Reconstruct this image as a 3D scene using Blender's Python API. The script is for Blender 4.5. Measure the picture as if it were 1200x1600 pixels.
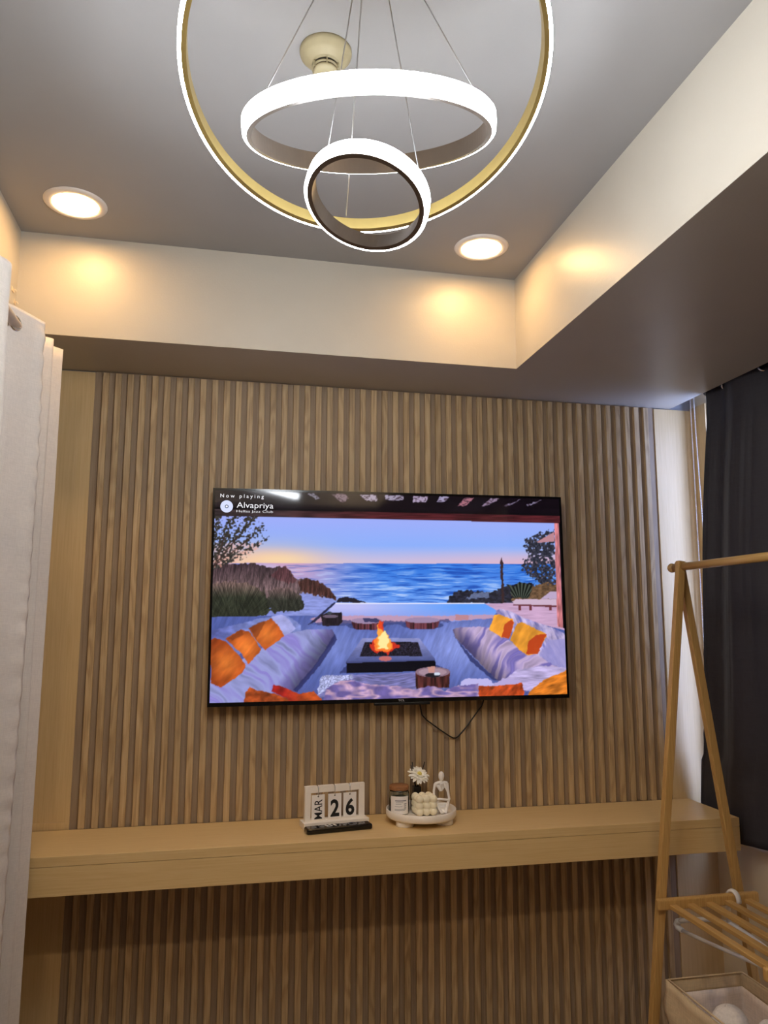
import bpy, bmesh, math, random
import numpy as np
from mathutils import Vector, Matrix, noise as mnoise

for o in list(bpy.data.objects): bpy.data.objects.remove(o)
scene = bpy.context.scene
COL = scene.collection
random.seed(7)
rng = np.random.default_rng(11)

# ------------------------------------------------------------------ camera
FPX = 1183.55
CAM = np.array([-0.5716, -2.5957, 1.3803])
YAW, PIT, ROL = -0.2069, 0.1444, 0.0019
_f = np.array([-math.sin(YAW)*math.cos(PIT), math.cos(YAW)*math.cos(PIT), math.sin(PIT)])
_r = np.array([math.cos(YAW), math.sin(YAW), 0.0])
_u = np.cross(_r, _f)
CR = _r*math.cos(ROL) + _u*math.sin(ROL)
CU = -_r*math.sin(ROL) + _u*math.cos(ROL)
cd = bpy.data.cameras.new('camera')
cd.sensor_fit = 'VERTICAL'; cd.sensor_height = 32.0; cd.sensor_width = 24.0
cd.lens = FPX/1600*32.0; cd.clip_start = 0.02; cd.clip_end = 100
cam = bpy.data.objects.new('camera', cd); COL.objects.link(cam)
M = Matrix.Identity(4)
for i in range(3):
    M[i][0] = CR[i]; M[i][1] = CU[i]; M[i][2] = -_f[i]; M[i][3] = CAM[i]
cam.matrix_world = M
scene.camera = cam

# ------------------------------------------------------------------ light levels, sky, exposure
RING_L = 38.0          # radiance of the chandelier diffusers
DOWN_L = 46.0          # radiance of the two dimmed downlights over the desk
REAR_L = 140.0         # radiance of the two downlights behind the camera
SKY_L = 9.0            # daylight behind the window
w = bpy.data.worlds.new('sky'); scene.world = w; w.use_nodes = True
bg = w.node_tree.nodes['Background']
bg.inputs[0].default_value = (0.40, 0.52, 1.0, 1); bg.inputs[1].default_value = SKY_L
vs = scene.view_settings
vs.view_transform = 'Standard'; vs.look = 'None'; vs.gamma = 1.0; vs.exposure = 0.45
vs.use_curve_mapping = False

# ------------------------------------------------------------------ helpers
def lin(c):
    c = c/255.0
    return c/12.92 if c <= 0.04045 else ((c+0.055)/1.055)**2.4
def rgb(r, g, b): return (lin(r), lin(g), lin(b), 1.0)

class N:
    """small node-tree writer"""
    def __init__(s, name):
        s.m = bpy.data.materials.new(name); s.m.use_nodes = True
        s.t = s.m.node_tree; s.p = s.t.nodes['Principled BSDF']; s.out = s.t.nodes['Material Output']
    def n(s, typ, **kw):
        x = s.t.nodes.new(typ)
        for k, v in kw.items():
            if k.startswith('i_'): x.inputs[k[2:].replace('_', ' ')].default_value = v
            else: setattr(x, k, v)
        return x
    def l(s, a, b): s.t.links.new(a, b)

def plain(name, col, rough=0.5, metal=0.0, noise=0.04, nscale=30, bump=0.0, bscale=200, spec=0.5):
    k = N(name)
    tc = k.n('ShaderNodeTexCoord')
    nz = k.n('ShaderNodeTexNoise'); nz.inputs['Scale'].default_value = nscale; nz.inputs['Detail'].default_value = 4
    k.l(tc.outputs['Object'], nz.inputs['Vector'])
    rp = k.n('ShaderNodeValToRGB')
    a = [max(0, c*(1-noise*2)) for c in col[:3]]+[1]; b = [min(1, c*(1+noise*2)) for c in col[:3]]+[1]
    rp.color_ramp.elements[0].position = .3; rp.color_ramp.elements[1].position = .7
    rp.color_ramp.elements[0].color = a; rp.color_ramp.elements[1].color = b
    k.l(nz.outputs['Fac'], rp.inputs['Fac']); k.l(rp.outputs['Color'], k.p.inputs['Base Color'])
    k.p.inputs['Roughness'].default_value = rough; k.p.inputs['Metallic'].default_value = metal
    k.p.inputs['Specular IOR Level'].default_value = spec
    if bump:
        n2 = k.n('ShaderNodeTexNoise'); n2.inputs['Scale'].default_value = bscale; n2.inputs['Detail'].default_value = 3
        k.l(tc.outputs['Object'], n2.inputs['Vector'])
        bp = k.n('ShaderNodeBump'); bp.inputs['Strength'].default_value = bump; bp.inputs['Distance'].default_value = .002
        k.l(n2.outputs['Fac'], bp.inputs['Height']); k.l(bp.outputs['Normal'], k.p.inputs['Normal'])
    return k.m

def wood(name, dark, mid, light, axis='Z', rough=0.5, fine=1.0, figure=0.35, rand=0.12, scale=1.0):
    """straight-grained wood: stretched noise along the grain plus cathedral figure, varied per object"""
    k = N(name)
    tc = k.n('ShaderNodeTexCoord'); oi = k.n('ShaderNodeObjectInfo')
    off = k.n('ShaderNodeVectorMath', operation='MULTIPLY_ADD')
    cmb = k.n('ShaderNodeCombineXYZ')
    for i in range(3): k.l(oi.outputs['Random'], cmb.inputs[i])
    off.inputs[1].default_value = (37.0, 53.0, 71.0)
    k.l(cmb.outputs[0], off.inputs[0]); k.l(tc.outputs['Object'], off.inputs[2])
    st = k.n('ShaderNodeMapping')
    ax = 'XYZ'.index(axis)
    sc = [150*scale]*3; sc[ax] = 3.0*scale
    st.inputs['Scale'].default_value = sc
    k.l(off.outputs[0], st.inputs['Vector'])
    n1 = k.n('ShaderNodeTexNoise'); n1.inputs['Scale'].default_value = 1.6; n1.inputs['Detail'].default_value = 6; n1.inputs['Roughness'].default_value = .65
    k.l(st.outputs[0], n1.inputs['Vector'])
    # figure: bands of a distorted wave
    st2 = k.n('ShaderNodeMapping'); sc2 = [16*scale]*3; sc2[ax] = 2.6*scale
    st2.inputs['Scale'].default_value = sc2; k.l(off.outputs[0], st2.inputs['Vector'])
    n2 = k.n('ShaderNodeTexNoise'); n2.inputs['Scale'].default_value = 1.0; n2.inputs['Detail'].default_value = 2
    k.l(st2.outputs[0], n2.inputs['Vector'])
    mu = k.n('ShaderNodeMath', operation='MULTIPLY'); mu.inputs[1].default_value = 48.0; k.l(n2.outputs['Fac'], mu.inputs[0])
    sn = k.n('ShaderNodeMath', operation='SINE'); k.l(mu.outputs[0], sn.inputs[0])
    m3 = k.n('ShaderNodeMath', operation='MULTIPLY'); m3.inputs[1].default_value = 0.10*figure; k.l(sn.outputs[0], m3.inputs[0])
    ad = k.n('ShaderNodeMath', operation='ADD'); k.l(n1.outputs['Fac'], ad.inputs[0]); k.l(m3.outputs[0], ad.inputs[1])
    rp = k.n('ShaderNodeValToRGB'); e = rp.color_ramp.elements
    e[0].position = .30; e[0].color = dark; e[1].position = .72; e[1].color = light
    x = e.new(.5); x.color = mid
    k.l(ad.outputs[0], rp.inputs['Fac'])
    hv = k.n('ShaderNodeHueSaturation')
    mr = k.n('ShaderNodeMapRange'); mr.inputs['To Min'].default_value = 1-rand; mr.inputs['To Max'].default_value = 1+rand
    k.l(oi.outputs['Random'], mr.inputs['Value']); k.l(mr.outputs[0], hv.inputs['Value'])
    k.l(rp.outputs['Color'], hv.inputs['Color']); k.l(hv.outputs[0], k.p.inputs['Base Color'])
    k.p.inputs['Roughness'].default_value = rough
    bp = k.n('ShaderNodeBump'); bp.inputs['Strength'].default_value = .15*fine; bp.inputs['Distance'].default_value = .001
    k.l(ad.outputs[0], bp.inputs['Height']); k.l(bp.outputs['Normal'], k.p.inputs['Normal'])
    return k.m

def emit(name, col, strength, base=(.8, .8, .8, 1)):
    k = N(name); k.p.inputs['Base Color'].default_value = base
    k.p.inputs['Emission Color'].default_value = col; k.p.inputs['Emission Strength'].default_value = strength
    k.p.inputs['Roughness'].default_value = .4
    return k.m

def cloth(name, col, transl=0.0, rough=.9, weave=900, bump=.25, noise=.05):
    k = N(name)
    tc = k.n('ShaderNodeTexCoord')
    m1 = k.n('ShaderNodeMapping'); m1.inputs['Scale'].default_value = (weave, weave, weave*.12); k.l(tc.outputs['Object'], m1.inputs['Vector'])
    m2 = k.n('ShaderNodeMapping'); m2.inputs['Scale'].default_value = (weave*.08, weave*.08, weave); k.l(tc.outputs['Object'], m2.inputs['Vector'])
    a = k.n('ShaderNodeTexNoise'); a.inputs['Scale'].default_value = .35; k.l(m1.outputs[0], a.inputs['Vector'])
    b = k.n('ShaderNodeTexNoise'); b.inputs['Scale'].default_value = .35; k.l(m2.outputs[0], b.inputs['Vector'])
    s = k.n('ShaderNodeMath', operation='ADD'); k.l(a.outputs['Fac'], s.inputs[0]); k.l(b.outputs['Fac'], s.inputs[1])
    rp = k.n('ShaderNodeMapRange'); rp.inputs['From Min'].default_value = .7; rp.inputs['From Max'].default_value = 1.3
    rp.inputs['To Min'].default_value = 1-noise*2; rp.inputs['To Max'].default_value = 1+noise*2
    k.l(s.outputs[0], rp.inputs['Value'])
    mx = k.n('ShaderNodeHueSaturation'); mx.inputs['Color'].default_value = col; k.l(rp.outputs[0], mx.inputs['Value'])
    k.l(mx.outputs[0], k.p.inputs['Base Color']); k.p.inputs['Roughness'].default_value = rough
    k.p.inputs['Specular IOR Level'].default_value = .15
    bp = k.n('ShaderNodeBump'); bp.inputs['Strength'].default_value = bump; bp.inputs['Distance'].default_value = .001
    k.l(s.outputs[0], bp.inputs['Height']); k.l(bp.outputs['Normal'], k.p.inputs['Normal'])
    if transl:
        tr = k.n('ShaderNodeBsdfTranslucent'); k.l(mx.outputs[0], tr.inputs['Color'])
        ms = k.n('ShaderNodeMixShader'); ms.inputs[0].default_value = transl
        k.l(k.p.outputs[0], ms.inputs[1]); k.l(tr.outputs[0], ms.inputs[2]); k.l(ms.outputs[0], k.out.inputs['Surface'])
    return k.m

def glass(name, col=(1, 1, 1, 1), rough=.02, ior=1.45):
    k = N(name); k.p.inputs['Base Color'].default_value = col; k.p.inputs['Transmission Weight'].default_value = 1
    k.p.inputs['Roughness'].default_value = rough; k.p.inputs['IOR'].default_value = ior
    return k.m

class MB:
    """collects shapes into one mesh"""
    def __init__(s): s.v = []; s.f = []; s.sm = []
    def add(s, vs, fs, smooth=False):
        o = len(s.v); s.v += [tuple(x) for x in vs]
        s.f += [tuple(i+o for i in f) for f in fs]; s.sm += [smooth]*len(fs)
        return s
    def box(s, x0, x1, y0, y1, z0, z1):
        vs = [(x, y, z) for z in (z0, z1) for y in (y0, y1) for x in (x0, x1)]
        return s.add(vs, [(0, 2, 3, 1), (4, 5, 7, 6), (0, 1, 5, 4), (2, 6, 7, 3), (0, 4, 6, 2), (1, 3, 7, 5)])
    def lathe(s, prof, c=(0, 0, 0), seg=48, axis=(0, 0, 1), smooth=True, arc=None, sx=1, sy=1):
        n = Vector(axis).normalized(); t = Vector((1, 0, 0)) if abs(n.x) < .9 else Vector((0, 1, 0))
        x = t.cross(n).normalized(); y = n.cross(x)
        if abs(n.z) > .999: x, y = Vector((1, 0, 0)), Vector((0, 1, 0)) * (1 if n.z > 0 else -1)
        c = Vector(c); vs = []; fs = []
        for r, z in prof:
            for k in range(seg):
                a = 2*math.pi*k/seg
                vs.append(c + n*z + x*(r*math.cos(a)*sx) + y*(r*math.sin(a)*sy))
        m = len(prof)
        for i in range(m-1):
            for k in range(seg):
                fs.append((i*seg+k, i*seg+(k+1) % seg, (i+1)*seg+(k+1) % seg, (i+1)*seg+k))
        s.add(vs, fs, smooth)
        o = len(s.v)-len(vs)
        if prof[0][0] > 1e-6: s.f.append(tuple(o+k for k in range(seg))[::-1]); s.sm.append(False)
        if prof[-1][0] > 1e-6: s.f.append(tuple(o+(m-1)*seg+k for k in range(seg))); s.sm.append(False)
        return s
    def ring(s, prof, c=(0, 0, 0), seg=96, axis=(0, 0, 1), smooth=False):
        """closed profile revolved about the axis"""
        n = Vector(axis).normalized(); x = Vector((0, 1, 0)).cross(n).normalized(); y = n.cross(x); c = Vector(c)
        vs = [c + n*z + x*(r*math.cos(2*math.pi*k/seg)) + y*(r*math.sin(2*math.pi*k/seg)) for r, z in prof for k in range(seg)]
        m = len(prof); fs = []
        for i in range(m):
            j = (i+1) % m
            for k in range(seg): fs.append((i*seg+k, i*seg+(k+1) % seg, j*seg+(k+1) % seg, j*seg+k))
        return s.add(vs, fs, smooth)
    def tube(s, pts, r, seg=10, smooth=True, caps=True, flat=None):
        """tube along points; r a number or a list; flat=(a,b) scales the section"""
        P = [Vector(p) for p in pts]; R = r if isinstance(r, (list, tuple)) else [r]*len(P)
        vs = []; up = None
        for i, p in enumerate(P):
            d = (P[min(i+1, len(P)-1)]-P[max(i-1, 0)]).normalized()
            if up is None:
                up = Vector((0, 0, 1)) if abs(d.z) < .9 else Vector((0, 1, 0))
            a = d.cross(up).normalized(); b = a.cross(d).normalized(); up = b
            fa, fb = flat if flat else (1, 1)
            for k in range(seg):
                t = 2*math.pi*k/seg
                vs.append(p + a*(R[i]*fa*math.cos(t)) + b*(R[i]*fb*math.sin(t)))
        fs = []
        for i in range(len(P)-1):
            for k in range(seg): fs.append((i*seg+k, i*seg+(k+1) % seg, (i+1)*seg+(k+1) % seg, (i+1)*seg+k))
        s.add(vs, fs, smooth); o = len(s.v)-len(vs)
        if caps:
            s.f.append(tuple(o+k for k in range(seg))); s.sm.append(False)
            s.f.append(tuple(o+(len(P)-1)*seg+k for k in range(seg))[::-1]); s.sm.append(False)
        return s
    def bar(s, p, q, a, b, up=(0, 1, 0)):
        """rectangular bar from p to q, section a (across) by b (along up)"""
        p, q = Vector(p), Vector(q); d = (q-p).normalized(); u = Vector(up); x = d.cross(u).normalized(); y = x.cross(d)
        vs = [e + x*sx*a/2 + y*sy*b/2 for e in (p, q) for sx, sy in ((-1, -1), (1, -1), (1, 1), (-1, 1))]
        return s.add(vs, [(0, 1, 2, 3), (7, 6, 5, 4), (0, 4, 5, 1), (1, 5, 6, 2), (2, 6, 7, 3), (3, 7, 4, 0)])
    def ball(s, c, r, seg=16, rows=10, sc=(1, 1, 1)):
        prof = [(r*math.sin(math.pi*i/rows), -r*math.cos(math.pi*i/rows)) for i in range(rows+1)]
        vs = []; fs = []
        for i, (rr, z) in enumerate(prof):
            for k in range(seg):
                a = 2*math.pi*k/seg; vs.append((c[0]+rr*math.cos(a)*sc[0], c[1]+rr*math.sin(a)*sc[1], c[2]+z*sc[2]))
        for i in range(rows):
            for k in range(seg): fs.append((i*seg+k, i*seg+(k+1) % seg, (i+1)*seg+(k+1) % seg, (i+1)*seg+k))
        return s.add(vs, fs, True)
    def grid(s, fn, nu, nv, smooth=True):
        vs = [fn(i/(nu-1), j/(nv-1)) for j in range(nv) for i in range(nu)]
        fs = [(j*nu+i, j*nu+i+1, (j+1)*nu+i+1, (j+1)*nu+i) for j in range(nv-1) for i in range(nu-1)]
        return s.add(vs, fs, smooth)
    def build(s, name, mat, parent=None, bevel=0, solid=0, remesh=0, loc=None, segs=2, smooth_it=4):
        me = bpy.data.meshes.new(name)
        vv = s.v if loc is None else [(a-loc[0], b-loc[1], c-loc[2]) for a, b, c in s.v]
        me.from_pydata([tuple(map(float, p)) for p in vv], [], s.f); me.polygons.foreach_set('use_smooth', s.sm)
        bm = bmesh.new(); bm.from_mesh(me)
        bmesh.ops.remove_doubles(bm, verts=bm.verts, dist=1e-6)
        bmesh.ops.recalc_face_normals(bm, faces=bm.faces); bm.to_mesh(me); bm.free()
        me.materials.append(mat); me.update()
        o = bpy.data.objects.new(name, me); COL.objects.link(o)
        if loc is not None: o.location = loc
        if parent is not None: o.parent = parent
        if solid:
            m = o.modifiers.new('solid', 'SOLIDIFY'); m.thickness = solid; m.offset = 0
        if remesh:
            m = o.modifiers.new('remesh', 'REMESH'); m.mode = 'VOXEL'; m.voxel_size = remesh; m.use_smooth_shade = True
            m = o.modifiers.new('smooth', 'SMOOTH'); m.factor = .5; m.iterations = smooth_it
        if bevel:
            m = o.modifiers.new('bevel', 'BEVEL'); m.width = bevel; m.segments = segs; m.limit_method = 'ANGLE'; m.angle_limit = math.radians(40)
        return o

def tag(o, label, cat, group=None):
    o['label'] = label; o['category'] = cat
    if group: o['group'] = group
    return o
def struct(o): o['kind'] = 'structure'; return o
def thing(name, label, cat, loc=(0, 0, 0), rotz=0.0, group=None):
    o = bpy.data.objects.new(name, None); o.empty_display_size = .05; COL.objects.link(o)
    o.location = loc; o.rotation_euler = (0, 0, rotz)
    return tag(o, label, cat, group)
def link_copy(src, name, loc, parent=None):
    o = bpy.data.objects.new(name, src.data); COL.objects.link(o); o.location = loc; o.parent = parent
    return o
_txt = {}
def text_part(body, name, mat, parent, x0, x1, z0, z1, y, rot90=False, space=1.0, depth=.0004, bold=0.0):
    """flat lettering fitted to a rectangle in the parent's XZ plane, facing -Y"""
    cu = bpy.data.curves.new('t', 'FONT'); cu.body = body; cu.size = 1; cu.space_character = space; cu.offset = bold
    cu.resolution_u = 3
    to = bpy.data.objects.new('t', cu); COL.objects.link(to)
    dg = bpy.context.evaluated_depsgraph_get(); dg.update()
    me = bpy.data.meshes.new_from_object(to.evaluated_get(dg))
    bpy.data.objects.remove(to)
    me.name = name
    co = np.zeros(len(me.vertices)*3); me.vertices.foreach_get('co', co); co = co.reshape(-1, 3)
    if rot90: co = np.stack([-co[:, 1], co[:, 0], co[:, 2]], 1)
    a, b = co.min(0), co.max(0)
    nx = x0+(co[:, 0]-a[0])/(b[0]-a[0])*(x1-x0); nz = z0+(co[:, 1]-a[1])/(b[1]-a[1])*(z1-z0)
    me.vertices.foreach_set('co', np.stack([nx, np.full_like(nx, y), nz], 1).ravel()); me.update()
    me.materials.clear(); me.materials.append(mat)
    o = bpy.data.objects.new(name, me); COL.objects.link(o); o.parent = parent
    return o

# ------------------------------------------------------------------ materials
PAINT = plain('white_wall_paint', rgb(186, 179, 166), rough=.38, noise=.012, nscale=6, bump=.16, bscale=170)
CEILM = plain('grey_white_ceiling_paint', rgb(154, 152, 151), rough=.55, noise=.01, nscale=5, bump=.05, bscale=120)
POCKET = plain('grey_pocket_plaster', rgb(168, 166, 166), rough=.8, noise=.03, nscale=9)
SLAT = wood('oak_slat', rgb(162, 133, 95), rgb(188, 159, 117), rgb(202, 175, 134), 'Z', rough=.55, figure=1.0, rand=.09)
GROOVE = wood('oak_groove', rgb(140, 118, 94), rgb(154, 132, 107), rgb(166, 145, 119), 'Z', rough=.65, figure=.3, rand=.02)
PANEL = wood('pale_oak_laminate', rgb(206, 174, 122), rgb(214, 183, 132), rgb(220, 190, 140), 'Z', rough=.45, figure=.12, rand=.0)
DESKW = wood('pale_oak_desk', rgb(218, 184, 126), rgb(226, 194, 136), rgb(231, 201, 146), 'X', rough=.42, figure=.12, rand=.0)
BAMBOO = wood('bamboo', rgb(180, 138, 76), rgb(199, 158, 94), rgb(210, 172, 108), 'Z', rough=.4, figure=.1, rand=.05)
BAMBOOY = wood('bamboo_lengthways', rgb(180, 138, 76), rgb(199, 158, 94), rgb(210, 172, 108), 'Y', rough=.4, figure=.1, rand=.05)
LIDW = wood('cork_lid', rgb(120, 78, 44), rgb(156, 104, 62), rgb(172, 122, 76), 'X', rough=.6, figure=.2, rand=0)
FLOORM = plain('floor_tile', rgb(152, 128, 106), rough=.3, noise=.05, nscale=3)
WHITEP = plain('white_plastic', rgb(236, 232, 226), rough=.35, noise=.01)
WHITEM = plain('white_painted_wood', rgb(248, 240, 228), rough=.5, noise=.015, nscale=40)
CERAM = plain('white_ceramic', rgb(250, 246, 240), rough=.45, noise=.01)
WAX = plain('cream_wax', rgb(250, 240, 208), rough=.55, noise=.02)
BLACKP = plain('black_plastic', rgb(16, 16, 18), rough=.35, noise=.02)
BLACKG = plain('black_gloss', rgb(8, 8, 10), rough=.12, noise=.0)
GREYB = plain('grey_button', rgb(120, 120, 124), rough=.5)
INK = plain('black_ink', rgb(18, 18, 20), rough=.7, noise=0)
CARD = plain('card_white', rgb(250, 244, 238), rough=.7, noise=.01)
CHROME = plain('chrome', (.8, .8, .82, 1), rough=.15, metal=1, noise=0)
STEELW = plain('steel_wire', (.35, .35, .36, 1), rough=.4, metal=.6, noise=0)
GOLD_SHADE = plain('shaded_gold', (.17, .135, .11, 1), rough=.4, metal=.5, noise=.02)  # ring gold darkened: shade of the smaller rings' inner faces put into the colour
GOLD = plain('brushed_gold', (.50, .37, .13, 1), rough=.34, metal=.9, noise=.02)
BEIGEP = plain('aged_beige_plastic', rgb(166, 155, 123), rough=.5, noise=.02)
LINEN = cloth('white_linen', rgb(230, 222, 214), transl=.12, weave=1500, bump=.12, noise=.03)
NAVY = cloth('black_curtain', rgb(52, 50, 57), transl=0, weave=700, bump=.2, noise=.05)
NAVY.node_tree.nodes['Principled BSDF'].inputs['Specular IOR Level'].default_value = .5
NAVY.node_tree.nodes['Principled BSDF'].inputs['Roughness'].default_value = .62
CANVAS = cloth('beige_canvas', rgb(216, 194, 158), weave=900, bump=.2)
LINING = cloth('pale_lining', rgb(236, 222, 212), weave=900, bump=.1)
TOWEL = cloth('white_towel', rgb(240, 234, 228), weave=500, bump=.8)
RINGE = emit('cool_white_diffuser', (.90, .95, 1.0, 1), RING_L)
DOWNE = emit('warm_white_diffuser', (1.0, .60, .24, 1), DOWN_L)
REARE = emit('warm_white_diffuser_bright', (1.0, .78, .54, 1), REAR_L)
TRIMM = plain('downlight_trim', rgb(226, 218, 210), rough=.4, noise=.01)
CLEAR = plain('milky_clear_plastic', rgb(232, 214, 186), rough=.25, noise=0)
JARG = glass('jar_glass', (.86, .93, .92, 1), .02)
DGLASS = glass('smoky_glass', (.30, .30, .32, 1), .03)
def thin_pane(name):
    k = N(name); tr = k.n('ShaderNodeBsdfTransparent'); tr.inputs['Color'].default_value = (.94, .97, .98, 1)
    gl_ = k.n('ShaderNodeBsdfGlossy'); gl_.inputs['Roughness'].default_value = .02
    ms = k.n('ShaderNodeMixShader'); ms.inputs[0].default_value = .06
    k.l(tr.outputs[0], ms.inputs[1]); k.l(gl_.outputs[0], ms.inputs[2]); k.l(ms.outputs[0], k.out.inputs['Surface'])
    return k.m
PANE = thin_pane('window_glass')
BEIGEW = plain('beige_wall_paint', rgb(240, 222, 188), rough=.6, noise=.015, nscale=8)
POT = plain('pot_pourri_green', rgb(128, 150, 136), rough=.8, noise=.25, nscale=60)
PETAL = plain('petal', rgb(254, 248, 236), rough=.7, noise=.03)
PETALC = plain('flower_centre', rgb(236, 220, 120), rough=.8, noise=.1, nscale=300)

# ------------------------------------------------------------------ room shell
XL, XR = -1.19, 1.211
ZC, ZS = 2.519, 2.209
YF = -4.3
TX, TY, TF = .350, -.3295, -2.62        # tray edges: right face, back face, front face
SX = 1.116                              # right edge of the soffit
struct(MB().box(XL-.12, XR+.14, YF-.12, .12, -.1, 0).build('floor', FLOORM))
ceil = struct(MB().box(XL-.12, XR+.14, YF-.12, .12, ZC, ZC+.12).build('ceiling', CEILM))
MB().box(XL, SX, TY, 0, ZS, ZC).build('soffit', PAINT, ceil)
MB().box(TX, SX, TF, TY, ZS, ZC).build('soffit', PAINT, ceil)
MB().box(XL, SX, YF, TF, ZS, ZC).build('soffit', PAINT, ceil)
wb = struct(MB().box(XL, XR, 0, .12, 0, ZC).build('wall_back', POCKET))
struct(MB().box(XL-.12, XL, YF, .12, 0, ZC).build('wall_left', PAINT))
struct(MB().box(XL-.12, XR+.14, YF-.12, YF, 0, ZC).build('wall_front', PAINT))
# right wall with the window opening
WY0, WY1, WZ0, WZ1 = -2.35, -.10, .70, 2.235
wr = MB()
wr.box(XR, XR+.14, YF, .12, 0, WZ0); wr.box(XR, XR+.14, YF, .12, WZ1, ZC)
wr.box(XR, XR+.14, WY1, .12, WZ0, WZ1); wr.box(XR, XR+.14, YF, WY0, WZ0, WZ1)
wr = struct(wr.build('wall_right', BEIGEW))
MB().box(XR-.006, XR, -.098, 0, WZ0-.03, ZS+.004).build('jamb_panel', PANEL, wr)
win = struct(bpy.data.objects.new('window_1', None)); COL.objects.link(win)
win.location = (XR+.07, (WY0+WY1)/2, WZ0)
hw = (WY1-WY0)/2; hh = WZ1-WZ0
fr = MB()
for y in (-hw, 0, hw): fr.box(-.025, .025, max(-hw, y-.025), min(hw, y+.025), 0, hh)
for z in (0, hh-.05): fr.box(-.025, .025, -hw, hw, z, z+.05)
fr.build('window_frame', WHITEP, win)
for s in (-1, 1): MB().box(-.003, .003, min(0, s*hw)+.02, max(0, s*hw)-.02, .03, hh-.03).build('pane', PANE, win)
MB().box(XR-.016, XR, WY0-.05, -.03, WZ0-.07, WZ0-.035).build('trim_1', BEIGEW)
struct(bpy.data.objects['trim_1'])

# back wall cladding: flat oak panels each side, fluted oak between
P, X0, NS = .03968, -.9898, 51
XPL, XPR = -1.015, 1.0446
DESK_Z, DESK_Y, DESK_XR, APRON_Z, DTH = .75, -.2948, 1.1003, .647, .7235
MB().box(XPL, XPR, -.004, 0, 0, ZS).build('groove_board', GROOVE, wb)
for a, b in ((XL, XPL), (XPR, XR)):
    MB().box(a, b, -.009, 0, 0, ZS-.004).build('flat_panel', PANEL, wb)
MB().box(XL, XPL-.012, -.014, -.009, DESK_Z, DESK_Z+.022).build('panel_foot_strip', PANEL, wb)
def slat_mesh(h):
    c = .0012; wd = .0200; d = .0165
    prof = [(0, -.004), (0, -d+c), (c, -d), (wd-c, -d), (wd, -d+c), (wd, -.004)]
    vs = [(x, y, z) for z in (0, h) for x, y in prof]
    n = len(prof); fs = [tuple(range(n))[::-1], tuple(range(n, 2*n))] + [(i, (i+1) % n, n+(i+1) % n, n+i) for i in range(n)]
    return MB().add(vs, fs)
up0 = slat_mesh(ZS-.006-DESK_Z).build('slat', SLAT, wb); lo0 = slat_mesh(APRON_Z+.03).build('slat', SLAT, wb)
for i in range(NS):
    x = X0+i*P
    a = up0 if i == 0 else link_copy(up0, 'slat', (0, 0, 0), wb)
    a.location = (x, 0, DESK_Z+.0005+random.uniform(0, .001))
    b = lo0 if i == 0 else link_copy(lo0, 'slat', (0, 0, 0), wb)
    b.location = (x, 0, 0)

# ------------------------------------------------------------------ desk
desk = thing('wall_desk', 'long pale oak floating desk running along the slatted wall', 'desk', ((XL+DESK_XR)/2, DESK_Y/2, 0))
ox, oy = desk.location.x, desk.location.y
def dbox(name, x0, x1, y0, y1, z0, z1, m, bev=.0012): return MB().box(x0-ox, x1-ox, y0-oy, y1-oy, z0, z1).build(name, m, desk, bevel=bev)
dbox('desk_top', XL+.001, DESK_XR, DESK_Y, -.0172, DTH, DESK_Z, DESKW)
dbox('apron', XL+.001, DESK_XR, DESK_Y+.0005, DESK_Y+.019, APRON_Z, DTH-.0008, DESKW)
dbox('end_panel', DESK_XR-.018, DESK_XR-.0005, DESK_Y+.019, -.0172, APRON_Z, DTH-.0008, DESKW)
dbox('bottom_board', XL+.001, DESK_XR-.018, DESK_Y+.019, -.0172, APRON_Z, APRON_Z+.012, DESKW)

# ------------------------------------------------------------------ ring chandelier
CH = Vector((-.375, -1.535, ZC))
chand = thing('ring_chandelier', 'gold chandelier of three glowing white rings hanging from the ceiling', 'chandelier', tuple(CH))
def cl(p): return tuple(Vector(p)-CH)
MB().lathe([(0, -.032), (.085, -.032), (.09, -.028), (.09, 0), (0, 0)], seg=48).build('ceiling_canopy', GOLD, chand)
RINGS = [((-.366, -1.477, 2.265), (.012, .4223, 1), .30, 160), ((-.362, -1.476, 2.161), (-.0899, -.304, 1), .20, 128), ((-.3626, -1.4448, 2.0639), (.251, .243, .937), .10, 96)]
for c, n, R, seg in RINGS:
    r = MB().ring([(R-.009, 0), (R-.001, 0), (R-.001, .030), (R-.009, .030)], cl(c), seg, n).build('ring_frame', GOLD if R > .25 else GOLD_SHADE, chand)
    r['label'] = 'gold metal ring band' if R > .25 else 'gold metal ring band coloured dark for its shade'
    d = MB().ring([(R-.001, .0008), (R+.0025, .0008), (R+.005, .004), (R+.0055, .015), (R+.005, .026), (R+.0025, .0292), (R-.001, .0292)], cl(c), seg, n)
    d = d.build('light_strip', RINGE, r); d['label'] = 'glowing white diffuser strip'
def wire(top, bot): MB().tube([cl(top), cl(bot)], .0011, 6).build('suspension_wire', STEELW, chand)
wire((-.408, -1.517, 2.489), (-.5392, -1.559, 2.1492)); wire((-.342, -1.531, 2.489), (-.2244, -1.6155, 2.1603))
wire((-.376, -1.50, 2.489), (-.362, -1.28, 2.248))
wire((-.384, -1.522, 2.489), (-.4319, -1.4826, 2.1221)); wire((-.359, -1.527, 2.489), (-.2809, -1.4948, 2.0849))
wire((-.378, -1.523, 2.489), (-.358, -1.207, 2.178))
wire((-.41, -1.55, 2.489), (-.60, -1.63, 2.36)); wire((-.34, -1.56, 2.489), (-.14, -1.63, 2.36))

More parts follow.
